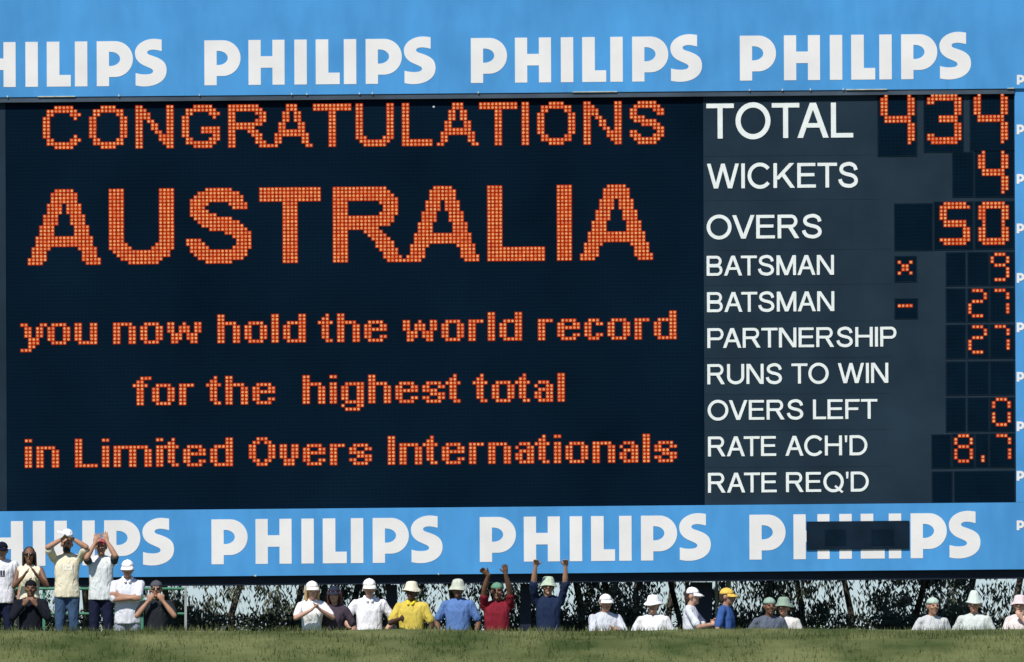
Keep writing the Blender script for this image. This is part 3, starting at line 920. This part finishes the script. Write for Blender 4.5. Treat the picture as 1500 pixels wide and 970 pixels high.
def hand(mb, wr, d, n, side, curl=0.15, spread=.5, fist=False):
    """palm + four fingers + thumb; d = pointing direction, n = palm normal"""
    d = Vector(d).normalized(); n = Vector(n); n = (n - d * n.dot(d)).normalized(); s = d.cross(n) * side
    palm_end = wr + d * .085
    mb.pill(wr - d * .01, wr + d * .02, .026, .03, 10, (n, .75))
    mb.pill(wr + d * .03, palm_end - d * .02, .041, .043, 12, (n, .42))
    for k, (off, L, r) in enumerate(((-.032, .068, .0095), (-.011, .078, .0098), (.011, .074, .0095), (.031, .058, .0085))):
        base = palm_end - d * .008 + s * off
        c_ = 1.2 if fist else curl
        d1 = (d + s * off * spread * 9 + n * c_ * .6).normalized()
        d2 = (d1 + n * c_ * (1.6 if fist else 1.0)).normalized()
        p1 = base + d1 * L * .5; p2 = p1 + d2 * L * .5
        mb.pill(base, p1, r * 1.08, r, 8); mb.pill(p1, p2, r, r * .85, 8)
    tb = wr + d * .03 - s * .03
    td = (d * .75 - s * .75 + n * .25).normalized()
    mb.pill(tb, tb + td * .045, .0135, .0115, 8); mb.pill(tb + td * .045, tb + td * .045 + (td + d * .5).normalized() * .03, .0115, .009, 8)

def person(px, py, dist_y, label, skin='tan', shirt=(230, 230, 230), pants=(40, 52, 80), hair='brown', long_hair=False,
           hat=None, hat_col=(235, 235, 232), glasses=False, female=False, arms='down', rot=0.0, h=1.0, collar=False,
           sleeve=.55, fine=False, beard=False, brim_rot=0.0, tilt=0.0, tank=False, sleeve_col=None, hat_label=None):
    """px,py = photo position of the head's centre; dist_y = depth in the place (ground line is y=0)"""
    hp = at(px, py, dist_y)
    base_z = hp.z - 1.62 * h
    root = empty("person", (hp.x, dist_y, base_z), rot)
    root.scale = (h, h, h)
    tag(root, label, "person", "spectators in front of the scoreboard")
    wsh = .165 if female else .188
    sk, fw = M_SKIN[skin], (.88 if female else 1.0)
    hc = Vector((0, -.015, 1.62))
    mb = MB()
    # head
    mb.ell(hc + Vector((0, .012, .02)), (.078, .098, .098)); mb.ell(hc + Vector((0, -.02, -.045)), (.062, .072, .078)); mb.pill(hc + Vector((0, -.065, -.098)), hc + Vector((0, -.055, -.09)), .027, .03, 10)
    mb.pill(hc + Vector((0, -.098, .018)), hc + Vector((0, -.118, -.02)), .011, .017, 8)
    mb.pill(hc + Vector((-.04, -.082, .032)), hc + Vector((.04, -.082, .032)), .014, .014, 8)
    for s in (-1, 1):
        mb.ell(hc + Vector((s * .082, .01, -.012)), (.012, .022, .034), 10, 8)
        mb.ell(hc + Vector((s * .042, -.07, -.025)), (.026, .026, .022), 10, 8)
    mb.pill((0, .02, 1.40), hc + Vector((0, .01, -.06)), .058 * fw, .052 * fw)
    # trunk
    mb.ell((0, .01, 1.25), (.150 * fw, .095, .20)); mb.ell((0, .01, 1.05), (.130 * fw, .09, .16)); mb.ell((0, .01, .93), (.145, .10, .12))
    mb.pill((-wsh + .03, .01, 1.395), (wsh - .03, .01, 1.395), .05 * fw, .05 * fw)
    mb.pill((0, .03, 1.45), (-wsh * .6, .02, 1.40), .045, .04); mb.pill((0, .03, 1.45), (wsh * .6, .02, 1.40), .045, .04)
    for s in (-1, 1):
        mb.pill((s * .085, .01, .92), (s * .10, 0, .50), .088, .058); mb.pill((s * .10, 0, .50), (s * .11, .02, .09), .055, .037)
        mb.pill((s * .11, .03, .05), (s * .125, -.13, .035), .04, .035, 10)
    if arms == 'down': A = [((-.25, -.06, .92), (-1, .6, 0), 'd'), ((.24, -.03, .90), (1, .5, 0), 'd')]
    elif arms == 'claplow': A = [((-.05, -.30, 1.20), (-1, .2, -.8), 'clap'), ((.05, -.30, 1.22), (1, .2, -.8), 'clap')]
    elif arms == 'claphigh': A = [((-.06, -.27, 1.33), (-1, 0, -.8), 'clap'), ((.06, -.27, 1.34), (1, 0, -.8), 'clap')]
    elif arms == 'cross': A = [((.06, -.21, 1.18), (-1, -.1, -.6), 'cross'), ((-.10, -.19, 1.22), (1, -.1, -.6), 'cross')]
    elif arms == 'cup': A = [((-.10, -.27, 1.22), (-1, .2, -1), 'fist'), ((.25, -.06, .90), (1, .5, 0), 'd')]
    elif arms == 'chin': A = [((.02, -.22, 1.17), (-1, -.1, -.5), 'cross'), ((.05, -.17, 1.42), (.8, -.2, -1), 'face')]
    elif arms == 'wave': A = [((-.24, -.10, .93), (-1, .6, 0), 'd'), ((.22, -.16, 1.62), (1, -.1, -.6), 'up')]
    elif arms == 'hips': A = [((-.19, -.08, 1.0), (-1, .5, 0), 'd'), ((.19, -.08, 1.0), (1, .5, 0), 'd')]
    else: A = arms
    elbows = []
    for s, (wt, hint, hd) in zip((-1, 1), A):
        sh = Vector((s * wsh, .01, 1.405))
        el, wr = ik(sh, wt, hint)
        elbows.append((s, sh, el, wr))
        mb.pill(sh, el, .050 * fw, .040 * fw); mb.pill(el, el + (wr - el) * .35, .041 * fw, .042 * fw); mb.pill(el + (wr - el) * .35, wr, .042 * fw, .026 * fw)
        d = (wr - el).normalized()
        if hd == 'd': hand(mb, wr, d, Vector((-s, 0, 0)), s, .35, .1)
        elif hd == 'clap': hand(mb, wr, (d + Vector((-s * .1, 0, .5))), Vector((-s, -.25, 0)), s, .12, .15)
        elif hd == 'up': hand(mb, wr, (d + Vector((s * .15, 0, .4))), Vector((0, -1, 0)), s, .12, .7)
        elif hd == 'bend': hand(mb, wr, Vector((s * .75, -.2, .55)), Vector((0, -1, -.4)), s, .4, .4)
        elif hd == 'fist': hand(mb, wr, d, Vector((0, -1, 0)), s, fist=True)
        elif hd == 'face': hand(mb, wr, Vector((-s * .55, -.1, .8)), Vector((-s * .3, .9, 0)), s, .5, .15)
        elif hd == 'cross': hand(mb, wr, d, Vector((0, 1, 0)), s, .3, .1)
    part("body", remeshed(mb, .0085 if fine else .0145, 2, .4), sk, root)
    # eyes / mouth
    if not glasses:
        e = MB()
        for s in (-1, 1): e.ell(hc + Vector((s * .031, -.086, .008)), (.013, .01, .007), 10, 6)
        e.build("eyes", M_EYE, root, True)
    else:
        e = MB()
        for s in (-1, 1): e.ell(hc + Vector((s * .033, -.097, .006)), (.029, .012, .02), 12, 8)
        e.pill(hc + Vector((-.01, -.104, .012)), hc + Vector((.01, -.104, .012)), .005, .005, 6)
        for s in (-1, 1): e.pill(hc + Vector((s * .058, -.09, .012)), hc + Vector((s * .084, .01, .008)), .004, .004, 6)
        e.build("sunglasses", M_GLASS, root, True)
    e = MB(); e.ell(hc + Vector((0, -.089, -.062)), (.024, .008, .006), 10, 6); e.build("mouth", M_LIP, root, True)
    # hair
    hb = MB()
    hb.ell(hc + Vector((0, .03, .030)), (.084, .095, .092) if hat else (.088, .098, .098))
    if long_hair:
        for s in (-1, 0, 1):
            hb.pill(hc + Vector((s * .06, .05, .0)), hc + Vector((s * .075, .06, -.22)), .045, .035)
        for s in (-1, 1): hb.pill(hc + Vector((s * .085, -.01, .03)), hc + Vector((s * .09, .0, -.15)), .022, .018)
    else:
        hb.ell(hc + Vector((0, .06, -.03)), (.07, .06, .07))
    part("hair", remeshed(hb, .012, 1, .5, .004, px), M_HAIR[hair], root)
    if beard:
        b_ = MB(); b_.ell(hc + Vector((0, -.052, -.092)), (.058, .05, .042)); b_.ell(hc + Vector((0, -.075, -.05)), (.034, .03, .014))
        part("beard", remeshed(b_, .010, 1, .5), M_HAIR['black'], root)
    # shirt
    sb = MB()
    hem = .90 if female else .84
    if female:
        sb.loft([(hem, .165, .125, .01), (.97, .158, .12, .01), (1.08, .138, .108, .005), (1.18, .146, .118, -.005), (1.27, .158, .132, -.018), (1.35, .160, .115, -.005), (1.42, .12, .08, .015), (1.465, .07, .062, .025)])
    else:
        sb.loft([(hem, .188, .135, .005), (.95, .182, .132, .0), (1.07, .172, .125, 0), (1.2, .178, .125, 0), (1.32, .182, .118, .005), (1.39, .168, .10, .012), (1.445, .11, .078, .02), (1.485, .068, .066, .025)])
    sb.pill((-wsh + .02, .01, 1.395), (wsh - .02, .01, 1.395), .062 * fw, .062 * fw)
    sb.pill((-.035, .028, 1.452), (-wsh * .8, .015, 1.405), .053, .056); sb.pill((.035, .028, 1.452), (wsh * .8, .015, 1.405), .053, .056)
    slv = MB()
    if not tank:
        for s, sh, el, wr in elbows:
            tgt = slv if sleeve_col else sb
            if sleeve > 1:
                tgt.pill(sh, el, .066, .056); tgt.pill(el, el + (wr - el) * .85, .055, .042)
            else:
                tgt.pill(sh, sh + (el - sh) * (sleeve + .22), .058 * fw, .063 * fw)
    shirt_o = part("shirt", remeshed(sb, .014, 2, .5, .010, px * .37), cloth(shirt), root)
    if sleeve_col and slv.v:
        part("sleeves", remeshed(slv, .013, 2, .5, .007, px * .2), cloth(sleeve_col), root)
    if collar:
        cb = MB()
        for s in (-1, 1): cb.pill((s * .065, .03, 1.50), (s * .03, -.085, 1.435), .02, .022, 8)
        cb.pill((-.055, .055, 1.50), (.055, .055, 1.50), .022, .022, 8)
        part("collar", remeshed(cb, .010, 1, .4), cloth(shirt if collar is True else collar), shirt_o)
    # trousers
    tb = MB()
    tb.ell((0, .01, .93), (.165, .118, .13))
    for s in (-1, 1):
        tb.pill((s * .088, .01, .90), (s * .102, 0, .50), .105, .078); tb.pill((s * .102, 0, .50), (s * .112, .02, .13), .075, .062)
    part("trousers", remeshed(tb, .018, 2, .5, .008, px), cloth(pants), root)
    # shoes
    for s in (-1, 1):
        q = MB(); q.pill((s * .11, .04, .05), (s * .128, -.15, .04), .05, .045, 12); q.build("shoe", cloth((60, 58, 55)), root, True)
    # headwear
    if hat:
        Mr = Matrix.Rotation(tilt, 3, 'X')
        def hv(v): return hc + Mr @ Vector(v)
        m_ = cloth(hat_col)
        if hat in ('cap', 'rag'):
            v_, f_ = [], []
            n1, n2 = 20, 7
            for k in range(n2 + 1):
                a = R(-4) + (R(94)) * k / n2
                for i in range(n1):
                    t = 2 * math.pi * i / n1
                    v_.append(hv((math.cos(t) * .089 * math.cos(a), .012 + math.sin(t) * .108 * math.cos(a), .04 + .086 * math.sin(a))))
            for k in range(n2):
                for i in range(n1):
                    j = (i + 1) % n1; f_.append((k * n1 + i, k * n1 + j, (k + 1) * n1 + j, (k + 1) * n1 + i))
            co = mesh_obj("cap", v_, f_, m_, root, True)
            md = co.modifiers.new("t", 'SOLIDIFY'); md.thickness = .006
            bt = MB(); bt.ell(hv((0, .012, .126)), (.008, .008, .005), 8, 6); bt.build("cap_button", m_, co, True)
            if hat == 'cap':
                v_, f_ = [], []
                for i in range(13):
                    t = R(200 + 140 * i / 12) + brim_rot
                    for rr, dz in ((1.0, .036), (1.35, .022), (1.72, -.004)):
                        k = 1.0 if rr == 1.0 else (rr - 1) * abs(math.sin(math.pi * i / 12)) ** .6 + 1.0
                        v_.append(hv((math.cos(t) * .088 * k, .010 + math.sin(t) * .107 * k, dz if rr > 1 else .037)))
                for i in range(12):
                    for k in range(2):
                        f_.append((i * 3 + k, i * 3 + k + 1, i * 3 + 4 + k, i * 3 + 3 + k))
                br = mesh_obj("brim", v_, f_, m_, co, True)
                md = br.modifiers.new("t", 'SOLIDIFY'); md.thickness = .005
        else:
            prof = [(.001, .132), (.042, .130), (.070, .118), (.083, .09), (.094, .045), (.104, .030), (.134, -.004), (.137, -.012), (.108, .016), (.093, .034)]
            if hat == 'tall': prof = [(.001, .185), (.035, .184), (.05, .17), (.068, .13), (.094, .045), (.104, .03), (.128, .010), (.130, .004), (.106, .018), (.093, .034)]
            v_, f_ = [], []
            n1 = 22
            for k, (rr, zz) in enumerate(prof):
                for i in range(n1):
                    t = 2 * math.pi * i / n1
                    wob = 1 + (.04 * math.sin(3 * t + px) if rr > .11 else 0)
                    v_.append(hv((math.cos(t) * rr * wob, .012 + math.sin(t) * rr * 1.13 * wob, zz + .012 + (.014 * math.sin(2 * t + px) if rr > .11 else 0))))
            for k in range(len(prof) - 1):
                for i in range(n1):
                    j = (i + 1) % n1; f_.append((k * n1 + i, k * n1 + j, (k + 1) * n1 + j, (k + 1) * n1 + i))
            mesh_obj("hat", v_, f_, m_, root, True)
    return root

def wt(px, py, hx, hy, fwd):
    """wrist target in body coordinates from photo positions (scale 104 px/m)"""
    return ((px - hx) / 104.0, fwd, 1.62 - (py - hy) / 104.0)

P = []
person(3, 806, -11.5, "man at the far left edge in a dark blue cap and white T-shirt", 'tan', (222, 222, 226), (30, 36, 60), 'brown', hat='cap', hat_col=(24, 26, 44))
person(43, 813, -12.0, "woman with sunglasses and dark hair in a cream sleeveless top, clapping", 'brown', (226, 218, 192), (50, 46, 52), 'black', long_hair=True, glasses=True, female=True, tank=True, fine=True,
       arms=[(wt(36, 846, 43, 813, -.26), (-.6, .2, -1), 'clap'), (wt(55, 843, 43, 813, -.26), (.7, .2, -1), 'clap')])
person(45, 862, -14.5, "dark-haired person in black crouched low in front of the clapping woman", 'brown', (28, 30, 38), (30, 30, 36), 'black', hat='rag', hat_col=(26, 26, 32),
       arms=[((-.09, -.2, 1.38), (-.8, 0, -1), 'face'), ((.09, -.2, 1.38), (.8, 0, -1), 'face')], sleeve=1.2, h=.98)
cream = person(98, 797, -12.2, "bearded man in a cream T-shirt and jeans clapping above his head", 'tan', (224, 216, 188), (62, 84, 112), 'brown', fine=True, beard=True,
       arms=[(wt(93, 789, 98, 797, -.17), (-1, -.5, -.25), 'clap'), (wt(106, 788, 98, 797, -.17), (1, -.5, -.15), 'clap')])
person(148, 801, -12.1, "man in a pink-red cap and pale grey T-shirt, hands raised to his cap", 'tan', (216, 220, 218), (32, 36, 58), 'brown', hat='rag', hat_col=(196, 92, 100), fine=True, sleeve_col=(66, 74, 84), sleeve=.5,
       arms=[(wt(140, 796, 148, 801, -.20), (-.55, -.3, -1), 'up'), (wt(158, 793, 148, 801, -.20), (.6, -.3, -1), 'up')])
person(187, 833, -13.6, "man in a tall white cap and white polo shirt with folded arms", 'tan', (214, 216, 222), (150, 156, 170), 'brown', hat='cap', hat_col=(244, 244, 244), collar=(240, 240, 244), sleeve=.7, tilt=R(6), h=1.02,
       arms=[((.06, -.21, 1.20), (-1, -.1, -.4), 'cross'), ((-.10, -.19, 1.24), (1, -.1, -.4), 'cross')])
person(229, 863, -14.6, "person in a grey head scarf and dark glasses, both hands at the face", 'tan', (40, 44, 48), (40, 40, 46), 'black', hat='rag', hat_col=(84, 86, 92), glasses=True,
       arms=[((-.11, -.19, 1.44), (-.8, 0, -1), 'face'), ((.11, -.19, 1.44), (.8, 0, -1), 'face')])
person(457, 864, -15.0, "blonde woman in a white cap and white top", 'light', (236, 236, 236), (60, 70, 96), 'blond', long_hair=True, hat='cap', hat_col=(246, 246, 246), female=True, arms='claphigh', rot=R(12))
person(490, 871, -14.8, "woman with dark red hair under a dark grey cap", 'light', (70, 60, 70), (50, 54, 66), 'red', long_hair=True, hat='cap', hat_col=(46, 50, 66), female=True, arms='down', rot=R(-10))
person(541, 861, -14.2, "man in a white cap and broad white shirt in front of the narrow pillar", 'light', (238, 238, 240), (60, 66, 84), 'brown', hat='cap', hat_col=(246, 246, 240), h=1.05, collar=True, tilt=R(4), arms='hips', rot=R(5))
person(603, 866, -14.6, "dark-skinned man in a cream bucket hat with a yellow collar", 'dark', (206, 184, 84), (44, 48, 60), 'black', hat='bucket', hat_col=(226, 220, 196), collar=(240, 214, 60), arms='cup', rot=R(-14))
person(671, 863, -14.4, "man in a pale green bucket hat and light blue shirt leaning forward", 'brown', (92, 124, 178), (50, 54, 70), 'brown', hat='bucket', hat_col=(198, 204, 186), tilt=R(10), arms='down', rot=R(-8))
person(728, 866, -14.7, "person in a green and white cap and dark red shirt with both arms raised", 'brown', (124, 36, 48), (44, 46, 60), 'brown', hat='rag', hat_col=(104, 148, 124), fine=True, sleeve=.35,
       arms=[(wt(716, 838, 728, 866, -.30), (-1, -.2, -.3), 'bend'), (wt(740, 836, 728, 866, -.28), (1, -.2, -.3), 'up')])
person(803, 859, -14.5, "man in a pale green hat and navy shirt with both fists in the air", 'tan', (34, 46, 72), (40, 44, 60), 'brown', hat='bucket', hat_col=(186, 202, 178), fine=True, sleeve=.75, beard=False,
       arms=[(wt(784, 829, 803, 859, -.20), (-1, -.4, -.3), 'fist'), (wt(829, 827, 803, 859, -.20), (1, -.4, -.3), 'fist')])
person(887, 883, -15.2, "person mostly below the board in a small white cap by the dark bushy tree", 'tan', (200, 204, 210), (50, 54, 70), 'brown', hat='cap', hat_col=(240, 240, 240), arms='claplow', rot=R(18))
person(957, 886, -15.4, "person in a white sun cap just left of the bare tree limbs", 'tan', (226, 226, 226), (50, 54, 70), 'brown', hat='bucket', hat_col=(244, 244, 244), arms='down', rot=R(-15))
person(1013, 873, -14.9, "person in a white peaked cap turned to the right in front of the widest pillar", 'light', (220, 224, 230), (50, 54, 70), 'brown', hat='cap', hat_col=(244, 246, 248), rot=R(80), arms='claplow')
person(1064, 874, -14.9, "person in a yellow peaked cap turned to the right beside the widest pillar", 'tan', (60, 92, 150), (50, 54, 70), 'brown', hat='cap', hat_col=(226, 188, 90), rot=R(70), arms='down')
person(1127, 888, -15.5, "person in a faded green cap, first head right of the yellow cap", 'brown', (92, 100, 112), (50, 54, 70), 'brown', hat='rag', hat_col=(150, 176, 160), arms='down', rot=R(14))
person(1148, 889, -15.3, "person in a grey-green bucket hat, second head right of the yellow cap", 'tan', (206, 204, 198), (50, 54, 70), 'brown', hat='bucket', hat_col=(142, 164, 146), arms='down', rot=R(-20))
person(1366, 888, -15.4, "person in a mint green cap low in the crowd at the right", 'tan', (196, 198, 196), (50, 54, 70), 'brown', hat='rag', hat_col=(186, 204, 190), arms='down', rot=R(20))
person(1427, 885, -15.2, "person in a tall pale green sun hat at the right", 'tan', (200, 206, 200), (50, 54, 70), 'brown', hat='tall', hat_col=(204, 216, 204), arms='down', rot=R(-12))
person(1494, 886, -15.3, "person at the far right edge in a pale pink hat", 'light', (212, 204, 200), (50, 54, 70), 'brown', hat='bucket', hat_col=(224, 204, 204), female=True, arms='chin', rot=R(-10))

def chest_print(root, pts, col, z, fw_=1.0):
    """flat ink print lying 3 mm proud of the shirt front; blocks follow the chest's curve"""
    shirt = [c_ for c_ in root.children if c_.name.startswith("shirt")][0]
    bpy.context.view_layer.update()
    mbp = MB()
    for (x0, x1, z0, z1) in pts:
        n_ = 3
        vs = []
        for k in range(n_ + 1):
            for zz in (z0, z1):
                x = x0 + (x1 - x0) * k / n_
                ok, loc, nor, _ = shirt.ray_cast(Vector((x, -1, z + zz)), Vector((0, 1, 0)))
                vs.append((x, (loc.y if ok else -.12) - .004, z + zz))
        mbp.add(vs, [(2 * k, 2 * k + 2, 2 * k + 3, 2 * k + 1) for k in range(n_)])
    mbp.build("print", cloth(col), shirt)
chest_print(cream, [(-.05, -.03, -.03, .04), (-.02, .0, -.03, .04), (.01, .05, -.03, -.01), (.01, .05, .015, .04), (.065, .085, -.03, .04)], (240, 238, 228), 1.27)
chest_print(bpy.data.objects["person"], [(-.02, .01, .0, .07), (.02, .05, .0, .07), (-.02, .05, -.02, -.006)], (60, 64, 84), 1.25)

# white cap held over the cream-shirted man's forehead: its own thing
hp = at(99, 783, -12.42)
cv = MB()
for k in range(8):
    a = R(94) * k / 7
    for i in range(18):
        t = 2 * math.pi * i / 18
        cv.v.append((math.cos(t) * .085 * math.cos(a), math.sin(t) * .07 * math.cos(a), .085 * math.sin(a)))
for k in range(7):
    for i in range(18):
        j = (i + 1) % 18; cv.f.append((k * 18 + i, k * 18 + j, (k + 1) * 18 + j, (k + 1) * 18 + i))
held = empty("held_cap", hp); held.rotation_euler = (R(20), R(32), 0)
tag(held, "white cap held up in the clapping hands of the man in the cream T-shirt", "cap")
cc = cv.build("crown", cloth((242, 242, 244)), held, True); md = cc.modifiers.new("t", 'SOLIDIFY'); md.thickness = .006
br = MB(); br.pill((-.07, -.05, .0), (-.12, -.09, -.01), .045, .04, 12, ((0, 0, 1), .12)); br.build("brim", cloth((242, 242, 244)), held, True)
